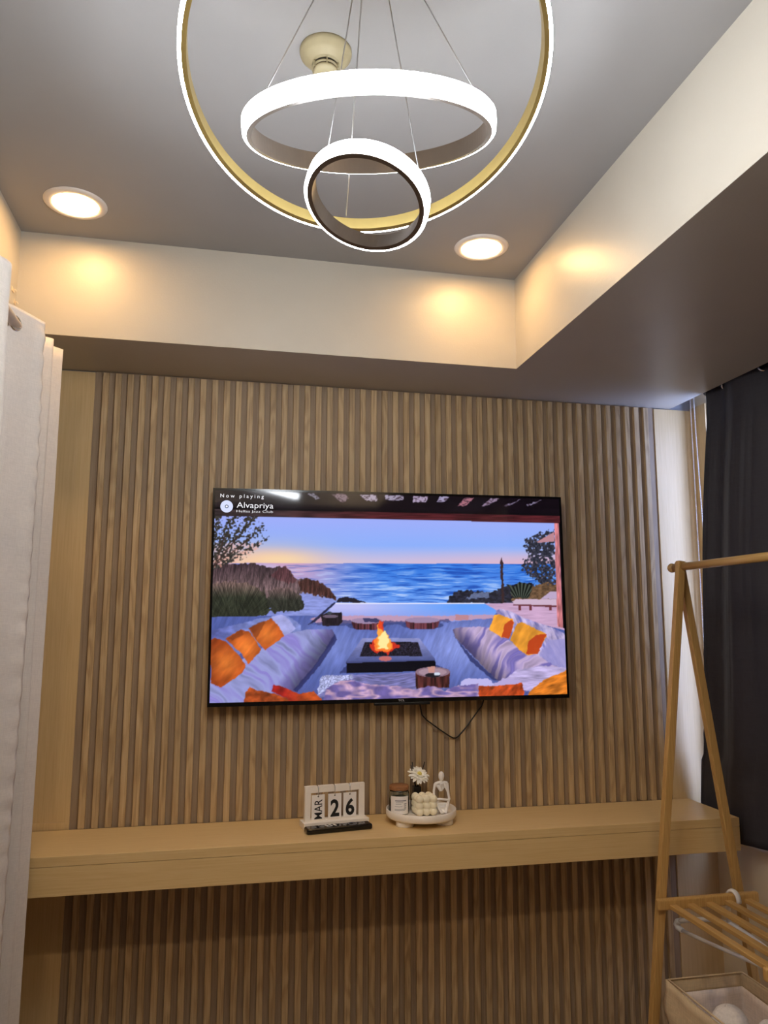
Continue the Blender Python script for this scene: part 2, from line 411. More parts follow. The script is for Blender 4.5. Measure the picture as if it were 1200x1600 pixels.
# ------------------------------------------------------------------ recessed downlights
def downlight(x, y, label, m=DOWNE):
    t = thing('recessed_downlight', label, 'ceiling light', (x, y, ZC), group='recessed ceiling downlights')
    MB().ring([(.060, -.001), (.062, -.006), (.077, -.005), (.083, -.0005), (.083, 0), (.060, 0)], seg=64, smooth=True).build('trim_ring', TRIMM, t)
    MB().lathe([(0, -.003), (.0605, -.003), (.0605, 0), (0, 0)], seg=64, smooth=False).build('diffuser', m, t)
downlight(-1.005, -.521, 'round glowing downlight in the ceiling corner above the white curtain')
downlight(.168, -.519, 'round glowing downlight in the ceiling corner beside the sloping soffit edge')
downlight(-1.005, -2.42, 'round glowing downlight further forward on the curtain side of the ceiling', REARE)
downlight(.168, -2.42, 'round glowing downlight further forward on the soffit side of the ceiling', REARE)

# ------------------------------------------------------------------ smoke detector
sd = thing('smoke_detector', 'round beige smoke detector on the ceiling behind the chandelier wires', 'smoke detector', (-.405, -1.222, ZC))
MB().lathe([(0, 0), (.052, 0), (.0525, -.004), (.051, -.010), (.047, -.013), (.0455, -.016), (.040, -.021), (.030, -.028), (.0275, -.030), (.0275, -.032)], seg=56).build('housing', BEIGEP, sd)
MB().lathe([(0, -.0315), (.0245, -.0315), (.0245, -.0368), (0, -.0368)], seg=48).build('sensor_slot', BLACKP, sd)
MB().lathe([(0, -.0365), (.0262, -.0365), (.0262, -.0395), (0, -.0395)], seg=48).build('sensor_ring', BEIGEP, sd)
MB().lathe([(0, -.0395), (.0226, -.0395), (.0226, -.0432), (0, -.0432)], seg=48).build('sensor_slot', BLACKP, sd)
MB().lathe([(0, -.0425), (.0248, -.0425), (.0246, -.046), (.021, -.050), (0, -.051)], seg=48).build('sensor_cap', BEIGEP, sd)
for k in range(6):
    a = math.pi/3*k+.5; MB().bar((.0275*math.cos(a), .0275*math.sin(a), -.032), (.0262*math.cos(a), .0262*math.sin(a), -.044), .002, .003, (math.cos(a), math.sin(a), 0)).build('slot_rib', BEIGEP, sd)

# ------------------------------------------------------------------ television
TVW, TVH = 1.2281, .7081
tv = thing('television', 'large flat television on the slatted wall showing a seaside terrace', 'television', (-.0018, -.0727, 1.4704))
tv.rotation_mode = 'XYZ'
# local axes: x right, -y out of the wall, z up
ya, ro, ti = -.0186, .0075, -.008
tv.matrix_world = Matrix.Translation((-.0018, -.0727, 1.4704)) @ Matrix.Rotation(ya, 4, 'Z') @ Matrix.Rotation(ti, 4, 'X') @ Matrix.Rotation(-ro, 4, 'Y')
TVM = np.array(tv.matrix_world)
W2, H2 = TVW/2, TVH/2
BZ, BZB = .0075, .013                     # bezel, thicker at the bottom
MB().box(-W2, W2, .0012, .018, -H2, H2).build('rear_case', BLACKP, tv, bevel=.003)
MB().box(-.42, .42, .018, .042, -H2+.05, H2-.20).build('electronics_box', BLACKP, tv, bevel=.006)
MB().box(-.2, .2, .040, .054, -.15, .15).build('wall_mount', BLACKP, tv, bevel=.002)
fz = MB()
fz.box(-W2, W2, -.001, .0012, H2-BZ, H2); fz.box(-W2, W2, -.001, .0012, -H2, -H2+BZB)
fz.box(-W2, -W2+BZ, -.001, .0012, -H2+BZB, H2-BZ); fz.box(W2-BZ, W2, -.001, .0012, -H2+BZB, H2-BZ)
fz.build('bezel', BLACKG, tv)
MB().box(-.075, .115, -.004, .012, -H2-.009, -H2).build('sensor_bar', BLACKP, tv, bevel=.002)
text_part('TCL', 'brand_lettering', plain('logo_silver', rgb(190, 190, 195), rough=.4), tv, .006, .028, -H2+.003, -H2+.0095, -.0016, bold=.02)

def proj(Pw):
    d = Pw-CAM; z = d@_f
    return 600+FPX*(d@CR)/z, 800-FPX*(d@CU)/z
def to_tv(px, py):
    """point of the screen plane seen at a photograph pixel -> local x, z"""
    d = _f+CR*((px-600)/FPX)+CU*((800-py)/FPX)
    Mi = np.linalg.inv(TVM); o = Mi[:3, :3]@CAM+Mi[:3, 3]; dd = Mi[:3, :3]@d
    t = -o[1]/dd[1]; q = o+dd*t
    return q[0], q[2]

# the picture on the screen: colours computed per vertex of the screen grid
NU, NV = 640, 366
sx0, sx1, sz0, sz1 = -W2+BZ, W2-BZ, -H2+BZB, H2-BZ
gx, gz = np.meshgrid(np.linspace(sx0, sx1, NU), np.linspace(sz0, sz1, NV))
loc = np.stack([gx, np.zeros_like(gx), gz], -1)
wp = loc@TVM[:3, :3].T+TVM[:3, 3]
PX, PY = proj(wp)
img = np.zeros((NV, NU, 3))
_tab = rng.random((256, 256))
def vn(x, y):
    xi = np.floor(x).astype(int); yi = np.floor(y).astype(int); fx = x-xi; fy = y-yi
    fx = fx*fx*(3-2*fx); fy = fy*fy*(3-2*fy)
    g = lambda a, b: _tab[a & 255, b & 255]
    return (g(xi, yi)*(1-fx)+g(xi+1, yi)*fx)*(1-fy)+(g(xi, yi+1)*(1-fx)+g(xi+1, yi+1)*fx)*fy
def fb(x, y, o=3):
    s = 0; a = .5
    for k in range(o): s = s+a*vn(x*2**k+17*k, y*2**k+9*k); a *= .5
    return s/(1-.5**o)
def poly(pts, jag=0, js=.3):
    X, Y = PX, PY
    if jag: X = X+(vn(PX*js, PY*js)-.5)*2*jag; Y = Y+(vn(PX*js+80, PY*js+30)-.5)*2*jag
    m = np.zeros(PX.shape, bool); n = len(pts)
    for i in range(n):
        x1, y1 = pts[i]; x2, y2 = pts[(i+1) % n]
        if y1 == y2: continue
        c = ((y1 > Y) != (y2 > Y)) & (X < (x2-x1)*(Y-y1)/(y2-y1)+x1)
        m ^= c
    return m
def ell(cx, cy, rx, ry): return ((PX-cx)/rx)**2+((PY-cy)/ry)**2 < 1
def mixc(a, b, t):
    t = np.clip(t, 0, 1)[..., None]; return np.asarray(a, float)*(1-t)+np.asarray(b, float)*t
def put(m, c, al=1.0):
    global img
    m = m.astype(float)
    k = m.copy(); k[1:-1, 1:-1] = (m[1:-1, 1:-1]*4+m[:-2, 1:-1]+m[2:, 1:-1]+m[1:-1, :-2]+m[1:-1, 2:])/8
    k = (k*al)[..., None]; img = img*(1-k)+np.asarray(c, float)*k
def shade(c, s): return np.clip(np.asarray(c, float)*np.asarray(s)[..., None], 0, 255)
ones = np.ones(PX.shape, bool)
HOR = 879.6+(PX-333)*.003
# sky
t = np.clip((PY-806)/(HOR-806), 0, 1)
sky = mixc((170, 182, 250), (152, 184, 252), t*1.6)
sky = mixc(sky, (214, 200, 226), (t-.62)/.38)
rt = np.clip((PX-560)/300, 0, 1)
sky = mixc(sky, (226, 186, 206), np.clip((t-.72)/.28, 0, 1)*rt)
gl = np.exp(-((PX-420)/90)**2-((PY-880)/26)**2)
sky = mixc(sky, (246, 206, 176), gl*1.1)
sky = mixc(sky, (250, 226, 180), np.exp(-((PX-440)/45)**2-((PY-874)/9)**2)*.6)
put(ones, sky)
# sea
dy = np.clip((PY-HOR)/63, 0, 1)
sea = mixc((58, 128, 226), (122, 170, 246), dy)
sea = mixc(sea, (190, 172, 224), np.clip((600-PX)/130, 0, 1)*.8)
sea = mixc(sea, (226, 176, 196), np.exp(-((PX-450)/70)**2)*(1-dy)*.8)
rip = fb(PX*.035, PY*.42+fb(PX*.02, PY*.1)*3, 3)
sea = mixc(sea, (36, 88, 186), np.clip((rip-.52)*4.2, 0, .85)*(.35+.65*np.clip((PX-470)/200, 0, 1)))
sea = mixc(sea, (206, 222, 255), np.clip((.42-rip)*4.5, 0, .75)*np.clip(.25+dy, 0, 1))
put(PY > HOR, sea)
# rocks
rk = shade((44, 46, 62), .5+fb(PX*.3, PY*.4)*1.1)
put(poly([(698, 941), (702, 930), (716, 924), (730, 921), (738, 923), (760, 924), (768, 926), (772, 922), (788, 918), (806, 913), (836, 911), (836, 943), (698, 943)], 2.5), rk)
put(poly([(740, 926), (768, 924), (762, 934), (726, 936)], 2), (150, 168, 214), .6)
put(poly([(527, 941), (528, 936), (545, 932), (560, 938), (574, 942)], 1.5), (44, 40, 52))
# right planting
put(poly([(800, 930), (808, 914), (835, 918), (850, 908), (872, 912), (872, 942), (800, 940)], 3), shade((122, 96, 74), .55+fb(PX*.25, PY*.5)*.8))
sp = np.sin((np.arctan2(PX-814, 945-PY))*34)
put(poly([(792, 914), (804, 916), (812, 910), (822, 912), (832, 916), (826, 934), (802, 934)], 2), shade((96, 106, 96), .6+.35*sp))
put(poly([(784, 870), (786, 880), (788, 943), (785, 943), (782, 900), (782, 880)], 1.2), (66, 44, 48))
# right tree
lf = fb(PX*.32, PY*.32, 3)
rm = poly([(818, 843), (830, 838), (838, 836), (846, 832), (858, 830), (866, 826), (868, 912), (848, 912), (832, 904), (822, 895), (814, 888), (818, 876), (828, 868), (820, 856)], 4)
put(rm & (lf > .36), shade((56, 58, 72), .5+fb(PX*.5, PY*.5)*1.0))
put(rm & (lf < .44) & (lf > .40), (150, 130, 140), .6)
# dunes and sand
put(poly([(330, 965), (330, 935), (400, 930), (450, 920), (470, 922), (524, 937), (500, 970), (440, 985), (330, 985)]), shade(mixc((150, 160, 222), (108, 118, 186), np.clip((PX-470)/-120, 0, 1)), .86+.28*fb(PX*.1, PY*.5)))
gr = fb(PX*.9+PY*.12, PY*.10, 3)
put(poly([(330, 884), (345, 880), (372, 881), (398, 880), (420, 887), (432, 885), (447, 886), (455, 895), (462, 905), (476, 904), (496, 908), (514, 918), (522, 929), (527, 938), (500, 931), (468, 926), (468, 940), (330, 950)], 2.2), shade(mixc((74, 58, 64), (120, 100, 102), (PY-884)/40), .45+gr*1.15))
put(poly([(440, 886), (447, 884), (455, 896), (463, 908), (450, 912), (420, 900)], 2), shade((104, 58, 64), .6+gr*.8), .5)
put(poly([(466, 908), (480, 904), (498, 909), (514, 918), (524, 932), (526, 938), (500, 931), (470, 924)], 2), shade((84, 56, 52), .45+gr*1.1))
fan = np.arctan2(PX-366, 985-PY)
fg = .5*vn(fan*75, np.hypot(PX-366, PY-985)*.06)+.5*fb(PX*.5+PY*.2*np.sign(366-PX), PY*.09, 2)
put(poly([(330, 912), (352, 908), (372, 909), (392, 914), (412, 922), (424, 946), (416, 962), (398, 965), (370, 968), (330, 968)], 3), shade(mixc((138, 112, 108), (54, 58, 46), np.clip((PY-908)/26, 0, 1)), .35+fg*1.25))
fan2 = np.arctan2(PX-448, 968-PY); fg2 = .5*vn(fan2*75+9, np.hypot(PX-448, PY-968)*.06)+.5*fb(PX*.5+PY*.2*np.sign(448-PX), PY*.09, 2)
put(poly([(420, 924), (434, 917), (452, 918), (466, 926), (476, 944), (472, 955), (448, 955), (426, 957), (416, 945)], 3), shade(mixc((128, 104, 104), (58, 60, 52), np.clip((PY-918)/20, 0, 1)), .35+fg2*1.25))
# left tree
l2 = fb(PX*.42+3, PY*.42, 2)
br = np.maximum.reduce([np.exp(-((PX-x0-(880-PY)*k)/wd)**2) for x0, k, wd in ((331, .12, 8), (334, .42, 9), (338, .78, 10), (346, 1.12, 9), (352, 1.7, 7))])
tm = poly([(333, 800), (398, 800), (404, 812), (416, 828), (420, 838), (406, 852), (398, 862), (386, 870), (360, 882), (333, 890)], 3)
put(tm & (l2 < .30+.34*br), shade((70, 66, 62), .45+fb(PX*.6, PY*.6)*1.0))
put(tm & (PY > 848) & (l2 > .62), (240, 180, 160), .6)
for k in (.35, .8, 1.3):
    put((abs(PX-335-(884-PY)*k) < 1.1) & (PY > 838) & (PY < 884), (74, 52, 48), .8)
# infinity pool and terrace
put(poly([(330, 985), (330, 964), (440, 962), (490, 962), (760, 958), (890, 945), (890, 1110), (320, 1110)]), shade(mixc(mixc((92, 106, 172), (146, 160, 226), np.exp(-((PX-720)/90)**2-((PY-1010)/45)**2)+.7*np.exp(-((PX-520)/60)**2-((PY-1010)/40)**2)), (96, 102, 160), np.clip((PY-1060)/40, 0, 1)), .88+.24*fb(PX*.25+PY*.1, PY*.06)))
put(poly([(756, 943), (884, 940), (884, 985), (790, 962)]), shade((206, 172, 204), .9+.2*fb(PX*.05, PY*.5)))
put(poly([(500, 972), (524, 942), (757, 943), (778, 955), (768, 965), (700, 972)]), mixc(mixc((196, 196, 246), (108, 168, 252), np.clip((PX-560)/160, 0, 1)), (150, 166, 236), np.clip((PY-950)/20, 0, 1)))
put((PY > 942.2) & (PY < 943.6) & (PX > 524) & (PX < 757), (236, 236, 255))
put(poly([(484, 968), (500, 962), (700, 962), (770, 960), (776, 966), (690, 971), (500, 975)], 1), (206, 162, 182), .85)
put(poly([(480, 977), (522, 941), (525, 942), (492, 972)]), (52, 52, 84))
put(poly([(484, 974), (510, 970), (560, 969), (620, 971), (700, 968), (706, 972), (620, 976), (520, 978)], 1.5), (70, 76, 128), .7)
put(poly([(711, 961), (731, 960), (733, 968), (712, 970)], 1), (196, 146, 156))
# far stump table and floor bowls
put(poly([(501, 961), (512, 957), (534, 957), (535, 972), (528, 978), (504, 978)], .6), shade((46, 38, 46), .6+fb(PX*.4, PY*.1)*.9))
put(ell(516, 963, 12, 2.6), (120, 104, 124)); put(ell(515, 958, 4, 2.5), (74, 80, 88))
for cx, cy, rw in ((573, 970, 24), (660, 969, 27)):
    put(ell(cx, cy+8, rw+6, 6), (54, 62, 112), .6)
    put(poly([(cx-rw, cy), (cx+rw, cy), (cx+rw-3, cy+11), (cx+rw-9, cy+14), (cx-rw+8, cy+14), (cx-rw+2, cy+10)], .5), shade((98, 56, 66), .45+vn(PX*.5, PY*.05)*1.0))
    put(ell(cx, cy, rw, 4.6), (168, 146, 178))
put(poly([(566, 966), (590, 966), (596, 972), (570, 972)], 1), (74, 72, 112))
# lounger, post
put(poly([(800, 940), (806, 936), (872, 936), (872, 946), (808, 946)], .6), (212, 188, 210))
put(poly([(845, 936), (858, 925), (872, 924), (872, 936)], .8), (196, 176, 206))
put(poly([(802, 944), (872, 946), (872, 949), (802, 946)]), (116, 66, 74))
for a in (812, 829, 860): put((abs(PX-a) < 2) & (PY > 945) & (PY < 954), (124, 66, 74))
put(poly([(838, 847), (866, 831), (866, 846), (842, 848)]), (196, 146, 156))
put(poly([(866, 814), (873, 814), (880, 981), (871, 979)]), shade((206, 132, 138), .8+.4*vn(PX*.6, PY*.1)))
put(poly([(873, 812), (884, 812), (890, 986), (880, 981)]), (18, 10, 14))
# roof over the terrace
BE = 806+(PX-335)*.0205
roof = mixc((42, 34, 38), (22, 12, 22), (PX-340)/200)
put(PY < BE, shade(roof, .7+.6*fb(PX*.03, PY*.3)))
put((PY < BE) & (PY > BE-11), mixc((72, 60, 62), (92, 40, 46), (PX-400)/200)*(.7+.5*vn(PX*.05, PY*.6))[..., None])
put((PY < BE-11) & (PY > BE-14), (16, 12, 18))
for pts, c in (([(480, 771), (490, 771), (502, 780), (494, 780)], (150, 150, 166)), ([(519, 772), (538, 771), (545, 779), (536, 785), (526, 779)], (148, 130, 142)),
               ([(562, 773), (588, 773), (590, 784), (572, 782)], (196, 186, 204)), ([(601, 774), (630, 774), (631, 781), (615, 783), (602, 780)], (190, 182, 204)),
               ([(646, 775), (670, 776), (665, 785), (644, 785)], (200, 184, 212)), ([(687, 776), (703, 777), (696, 784), (682, 785)], (190, 182, 216)),
               ([(727, 777), (741, 778), (726, 791), (714, 791)], (190, 130, 144)), ([(767, 778), (780, 779), (764, 790), (753, 790)], (170, 150, 176)),
               ([(815, 780), (802, 787), (791, 792), (788, 790)], (150, 140, 168)), ([(848, 780), (835, 787), (824, 791), (822, 789)], (158, 150, 180))):
    put(poly(pts, 1.2), c, .9)
    put(poly(pts, 1.2) & (vn(PX*.4, PY*.7) > .62), (66, 48, 60), .7)
# fire pit
put(poly([(530, 1052), (560, 1050), (700, 1046), (684, 1040), (540, 1040)], 1), (58, 66, 118), .8)
put(poly([(541, 1033), (566, 997), (655, 997), (680, 1030)]), shade(mixc((150, 154, 204), (96, 104, 156), (PY-1000)/30), .9+.2*fb(PX*.12, PY*.3)))
put(poly([(562, 1026), (570, 1003), (653, 1003), (660, 1025)]), shade((24, 22, 30), .4+vn(PX*.9, PY*.9)*2.6))
put(poly([(541, 1034), (680, 1031), (681, 1048), (542, 1052)]), (12, 12, 26))
put(poly([(541, 1033), (680, 1030), (680, 1032), (541, 1036)]), (84, 90, 140))
put(ell(602, 1029, 10, 4), (236, 126, 110), .75)
fl = fb(PX*.16, PY*.11+2, 3)
put(((PX-600)/(23+6*(fl-.5)))**2+((PY-1010)/(11+14*(fl-.5)))**2 < 1, (226, 62, 40), .9)
put(((PX-600)/(16+16*(fl-.5)))**2+((PY-1008)/(11+8*(fl-.5)))**2 < 1, (255, 138, 60))
put(poly([(589, 1014), (590, 985), (589, 978), (595, 970), (597, 984), (606, 992), (611, 1002), (610, 1014)], 2), (255, 176, 80))
put(poly([(592, 1014), (592, 994), (600, 984), (607, 998), (606, 1014)], 2), (255, 238, 168))
put(poly([(590, 982), (593, 970), (599, 971), (598, 986)], 1.5), (232, 70, 40), .85)
# rugs in front
put(poly([(500, 1070), (506, 1056), (560, 1054), (690, 1050), (700, 1075), (600, 1085), (495, 1090)], 1), shade((126, 124, 176), .8+.4*vn(PX*.1, PY*.8+np.sin(PX*.05)*3)))
put(poly([(497, 1076), (503, 1056), (549, 1054), (552, 1060), (520, 1072), (496, 1086)], 1.5), shade((176, 180, 222), .75+.5*vn(PX*.7, PY*.7)))
# left sofa
st = lambda a, b, f: .5+.5*np.sin(a*PX*f+b*PY*f+3*fb(PX*.05, PY*.05))
put(poly([(330, 985), (360, 978), (400, 968), (428, 962), (442, 960), (452, 964), (470, 976), (470, 992), (400, 1010), (325, 1045)], .8), shade(mixc((150, 162, 226), (104, 112, 186), (PX-400)/-80), .74+.4*fb(PX*.1, PY*.14)))
put(poly([(424, 964), (440, 960), (452, 968), (462, 982), (444, 998), (438, 985)], .6), shade((182, 184, 238), .85+.25*fb(PX*.1, PY*.1)))
d1 = ((523-PX)*95-(PY-990)*71)/118.6     # distance in from the front edge of the left seat roll
d2 = ((PX-707)*72-(PY-988)*69)/99.7      # and of the right one
fo1 = fb((PY*.8-PX*.6)*.15+np.clip(d1, 0, 40)*.05+fb(PX*.03, PY*.03)*3, d1*.02, 2)
fo2 = fb((PY*.75+PX*.66)*.14+np.clip(d2, 0, 40)*.05+fb(PX*.03+7, PY*.03)*3, d2*.02, 2)
ed1 = np.clip(d1/26, 0, 1); ed2 = np.clip(d2/24, 0, 1)
put(poly([(326, 1104), (326, 1062), (392, 1022), (450, 990), (478, 984), (518, 983), (523, 990), (522, 1000), (505, 1022), (486, 1050), (462, 1078), (450, 1085), (410, 1098), (380, 1103)], .8), shade(mixc((172, 176, 232), (134, 126, 188), (fo1-.42)*3.0+(1-ed1)*.35), (.62+.38*ed1)*(.74+.5*fo1)))
put(poly([(523, 990), (526, 1000), (500, 1040), (464, 1082), (458, 1078), (488, 1044), (506, 1018)], .8), (52, 54, 104), .8)
for pts in ([(328, 1000), (336, 997), (352, 1002), (374, 1024), (384, 1040), (378, 1052), (346, 1074), (330, 1068)], [(352, 998), (376, 984), (388, 986), (402, 1004), (408, 1016), (388, 1038), (378, 1022)], [(388, 982), (410, 972), (424, 966), (434, 976), (444, 994), (414, 1016), (400, 1000)]):
    c = np.mean(pts, 0)
    put(poly(pts, .8), shade(mixc((236, 138, 62), (166, 78, 34), np.hypot((PX-c[0])/34, (PY-c[1]-4)/34)), .74+.5*fb(PX*.08+PY*.06, PY*.05)))
put(poly([(390, 980), (412, 970), (414, 974), (400, 1000), (408, 1016)], 1), (112, 56, 30), .5)
put(poly([(356, 998), (376, 984), (382, 990), (364, 1000)], 1), (112, 56, 30), .45)
# right sofa
put(poly([(774, 955), (782, 951), (800, 956), (820, 966), (850, 976), (870, 984), (884, 992), (886, 1050), (850, 1038), (800, 1000)], .8), shade(mixc((206, 192, 230), (128, 126, 186), (fb(PX*.22-PY*.1, PY*.06, 3)-.34)*2.4), .78+.4*fb(PX*.08, PY*.1)))
put(poly([(842, 1024), (858, 1000), (884, 998), (886, 1046), (866, 1040)], .8), (166, 160, 214), .8)
put(poly([(707, 984), (716, 980), (752, 979), (772, 982), (800, 1004), (840, 1024), (866, 1040), (886, 1048), (886, 1070), (820, 1080), (775, 1062), (740, 1026), (712, 998)], .8), shade(mixc((214, 192, 230), (116, 106, 166), (fo2-.42)*3.2+(1-ed2)*.3), (.66+.34*ed2)*(.74+.5*fo2)))
put(poly([(707, 990), (712, 998), (742, 1030), (776, 1062), (770, 1063), (734, 1032)], .8), (50, 56, 108), .8)
put(poly([(790, 1060), (808, 1046), (850, 1040), (886, 1044), (886, 1068), (830, 1080), (790, 1074)], 1), shade((204, 190, 234), .7+.5*fb(PX*.05, PY*.3, 3)))
for pts, sh in (([(764, 984), (772, 961), (780, 960), (802, 968), (803, 974), (796, 997), (784, 996)], [(788, 976), (798, 968), (803, 972), (796, 998), (784, 995)]), ([(797, 1000), (808, 974), (816, 972), (852, 990), (854, 994), (838, 1022), (824, 1024), (812, 1016)], [(826, 1002), (838, 992), (854, 991), (840, 1022), (822, 1022)])):
    put(poly(pts, .6), shade((240, 168, 66), .72+.5*fb(PX*.09+PY*.04, PY*.05)))
    put(poly(sh, .8), (188, 66, 34), .85)
# things along the lower edge
put(poly([(649, 1050), (652, 1046), (700, 1046), (703, 1050), (702, 1074), (650, 1076)], .5), shade((84, 46, 44), .5+vn(PX*.35, PY*.08)*.9))
put(ell(676, 1050, 27, 8), (150, 124, 140)); put(ell(676, 1050, 22, 6), (176, 150, 164)); put(ell(676, 1055, 12, 3.5), (40, 36, 44)); put(ell(683, 1053, 5, 2.5), (216, 224, 240))
put(poly([(668, 1042), (680, 1041), (679, 1051), (670, 1051)]), (206, 156, 148))
put(poly([(720, 1065), (728, 1060), (762, 1060), (772, 1068), (772, 1078), (720, 1078)], .8), (196, 190, 238))
put(poly([(772, 1068), (786, 1060), (812, 1062), (820, 1076), (772, 1082)], .8), (190, 176, 222))
put(poly([(504, 1104), (510, 1076), (530, 1064), (545, 1062), (560, 1066), (584, 1070), (620, 1072), (650, 1078), (668, 1072), (680, 1072), (694, 1080), (710, 1072), (738, 1070), (748, 1068), (748, 1104)], 1), shade(mixc((214, 178, 204), (126, 112, 176), np.clip(np.abs(fb(PX*.045, PY*.12, 2)-.5)*5, 0, 1)), .82+.3*fb(PX*.12, PY*.12)))
put(poly([(748, 1104), (748, 1072), (770, 1072), (806, 1069), (815, 1066), (819, 1080), (817, 1104)], .8), shade((196, 84, 40), .55+.8*fb(PX*.18+PY*.1, PY*.12)))
put(poly([(818, 1104), (828, 1080), (850, 1062), (886, 1047), (890, 1050), (890, 1104)], .8), shade((228, 138, 52), .6+.7*fb(PX*.09+PY*.16, PY*.14)))
put(poly([(379, 1104), (384, 1082), (390, 1074), (400, 1078), (430, 1084), (456, 1094), (460, 1104)], .8), shade((178, 86, 42), .55+.8*fb(PX*.1, PY*.14)))
put(poly([(424, 1080), (428, 1070), (440, 1072), (466, 1084), (490, 1080), (502, 1092), (504, 1104), (455, 1104), (450, 1092)], .8), shade(mixc((176, 44, 40), (214, 100, 48), (PX-440)/40), .65+.6*fb(PX*.1, PY*.14)))

img = 255*(np.clip(img, 0, 255)/255)**1.13
lc = np.where(img/255 <= .04045, img/255/12.92, ((np.clip(img, 0, 255)/255+.055)/1.055)**2.4)
me = bpy.data.meshes.new('screen')
ii = (np.arange(NV-1)[:, None]*NU+np.arange(NU-1)[None]).ravel()
quads = np.stack([ii, ii+1, ii+NU+1, ii+NU], 1)
me.vertices.add(NU*NV); me.vertices.foreach_set('co', loc.ravel())
me.loops.add(quads.size); me.loops.foreach_set('vertex_index', quads.ravel())
me.polygons.add(len(quads)); me.polygons.foreach_set('loop_start', np.arange(0, quads.size, 4))
me.update(calc_edges=True)
at = me.color_attributes.new('picture', 'FLOAT_COLOR', 'POINT')
at.data.foreach_set('color', np.concatenate([lc, np.ones((NV, NU, 1))], -1).ravel())
k = N('lit_screen'); va = k.n('ShaderNodeAttribute', attribute_name='picture')
k.p.inputs['Base Color'].default_value = (.004, .004, .005, 1); k.p.inputs['Roughness'].default_value = .06
k.p.inputs['Specular IOR Level'].default_value = .5
k.l(va.outputs['Color'], k.p.inputs['Emission Color']); k.p.inputs['Emission Strength'].default_value = .73
k.m.cycles.emission_sampling = 'NONE'
me.materials.append(k.m)
scr = bpy.data.objects.new('screen', me); COL.objects.link(scr); scr.parent = tv
scr['label'] = 'lit screen with a sunset terrace, fire pit and sea'
# on-screen lettering
TXT = emit('screen_white', (.95, .95, 1, 1), .72, (.01, .01, .01, 1)); TXT.cycles.emission_sampling = 'NONE'
TXB = emit('screen_lilac', rgb(206, 214, 246), .76, (.01, .01, .01, 1)); TXB.cycles.emission_sampling = 'NONE'
TXD = emit('screen_dark_blue', rgb(50, 74, 120), .7, (.01, .01, .01, 1)); TXD.cycles.emission_sampling = 'NONE'
def scr_text(body, name, x0, x1, yt, yb, **kw):
    a = to_tv(x0, yt); b = to_tv(x1, yb); text_part(body, name, TXT, scr, a[0], b[0], b[1], a[1], -.0008, **kw)
scr_text('N o w   p l a y i n g', 'screen_caption', 344.5, 412, 771.5, 780.5, bold=.0)
scr_text('Alvapriya', 'screen_title', 370, 427, 784.5, 797.5, bold=-.004)
scr_text('Hellas Jazz Club', 'screen_subtitle', 369.5, 426.5, 796.8, 802.6, bold=-.01)
cxz = to_tv(354.2, 791.3); rr = to_tv(364, 791.3)[0]-cxz[0]
def disc(r, y, m, nm):
    v_ = [(cxz[0]+r*math.cos(a), y, cxz[1]+r*math.sin(a)) for a in np.linspace(0, 2*math.pi, 40, endpoint=False)]
    MB().add(v_, [tuple(range(40))]).build(nm, m, scr)
disc(rr, -.0006, TXB, 'disc_icon'); disc(rr*.30, -.0008, TXD, 'disc_icon_ring'); disc(rr*.16, -.001, TXT, 'disc_icon_centre')

# ------------------------------------------------------------------ hanging tv cable
cab = [(.098, 1.15), (.095, 1.10), (.101, 1.068), (.118, 1.050), (.160, 1.020), (.200, .994), (.212, .988), (.222, .987), (.232, .992), (.262, 1.023), (.300, 1.070), (.318, 1.092), (.324, 1.11), (.325, 1.15)]
tag(MB().tube([(x, -.022-.006*math.sin(i*.5), z) for i, (x, z) in enumerate(cab)], .0024, 8).build('power_cable', BLACKP, loc=None), 'thin black cable looping down below the television', 'cable')

# ------------------------------------------------------------------ desk calendar
cal = thing('flip_calendar', 'white desk calendar with hanging cards reading MAR 26', 'calendar', (-.210, -.122, DESK_Z), math.radians(9))
MB().box(-.106, .106, -.030, .026, 0, .0195).build('base', WHITEM, cal, bevel=.0015)
# tilted upright frame
fr = MB(); cw, chh, fw_, tk = .098, .103, .0185, .007
zb = .0195
for x0, x1, z0, z1 in ((-cw, -cw+fw_, zb, zb+chh), (cw-fw_, cw, zb, zb+chh), (-cw+fw_, cw-fw_, zb, zb+.004)): fr.box(x0, x1, -tk, tk, z0, z1)
slots = (-.056, -.002, .048)
xs = [-cw+fw_]+[v_ for s in slots for v_ in (s-.002, s+.002)]+[cw-fw_]
for i in range(len(xs)-1):
    top = zb+chh-(.008 if i % 2 else 0)
    fr.box(xs[i], xs[i+1], -tk, tk, zb+chh-.020, top)
fr.build('frame', WHITEM, cal, bevel=.0006)
for s, body, wdt in zip(slots, ('MAR', '2', '6'), (.042, .043, .043)):
    c = MB().box(s-wdt/2, s+wdt/2, -tk-.0022, -tk-.0008, zb+.004, zb+.077).build('card', CARD, cal)
    zc_ = zb+.036
    if body == 'MAR': text_part(body, 'printed_text', INK, c, s-.012, s+.013, zc_-.031, zc_+.027, -tk-.0025, rot90=True, bold=.006)
    else: text_part(body, 'printed_text', INK, c, s-.014, s+.015, zc_-.028, zc_+.024, -tk-.0025, bold=.03)
    pts = [(s, -.0015-.009*math.cos(a), zb+chh-.0145+.0145*math.sin(a)) for a in np.linspace(0, 2*math.pi, 25)]
    pts = [(x, y, z-.011 if False else z) for x, y, z in pts]
    MB().tube(pts, .0009, 6, caps=False).build('hanging_ring', CHROME, cal)
    MB().tube([(s, -tk-.003, zb+.072), (s, -tk-.0035, zb+.078), (s, -tk-.003, zb+.088)], .0009, 6).build('hanging_ring', CHROME, cal)
    MB().lathe([(0, 0), (.0022, 0), (.0022, .0003), (0, .0003)], (s, -tk-.0023, zb+.072), 16, (0, -1, 0)).build('punch_hole', INK, c)

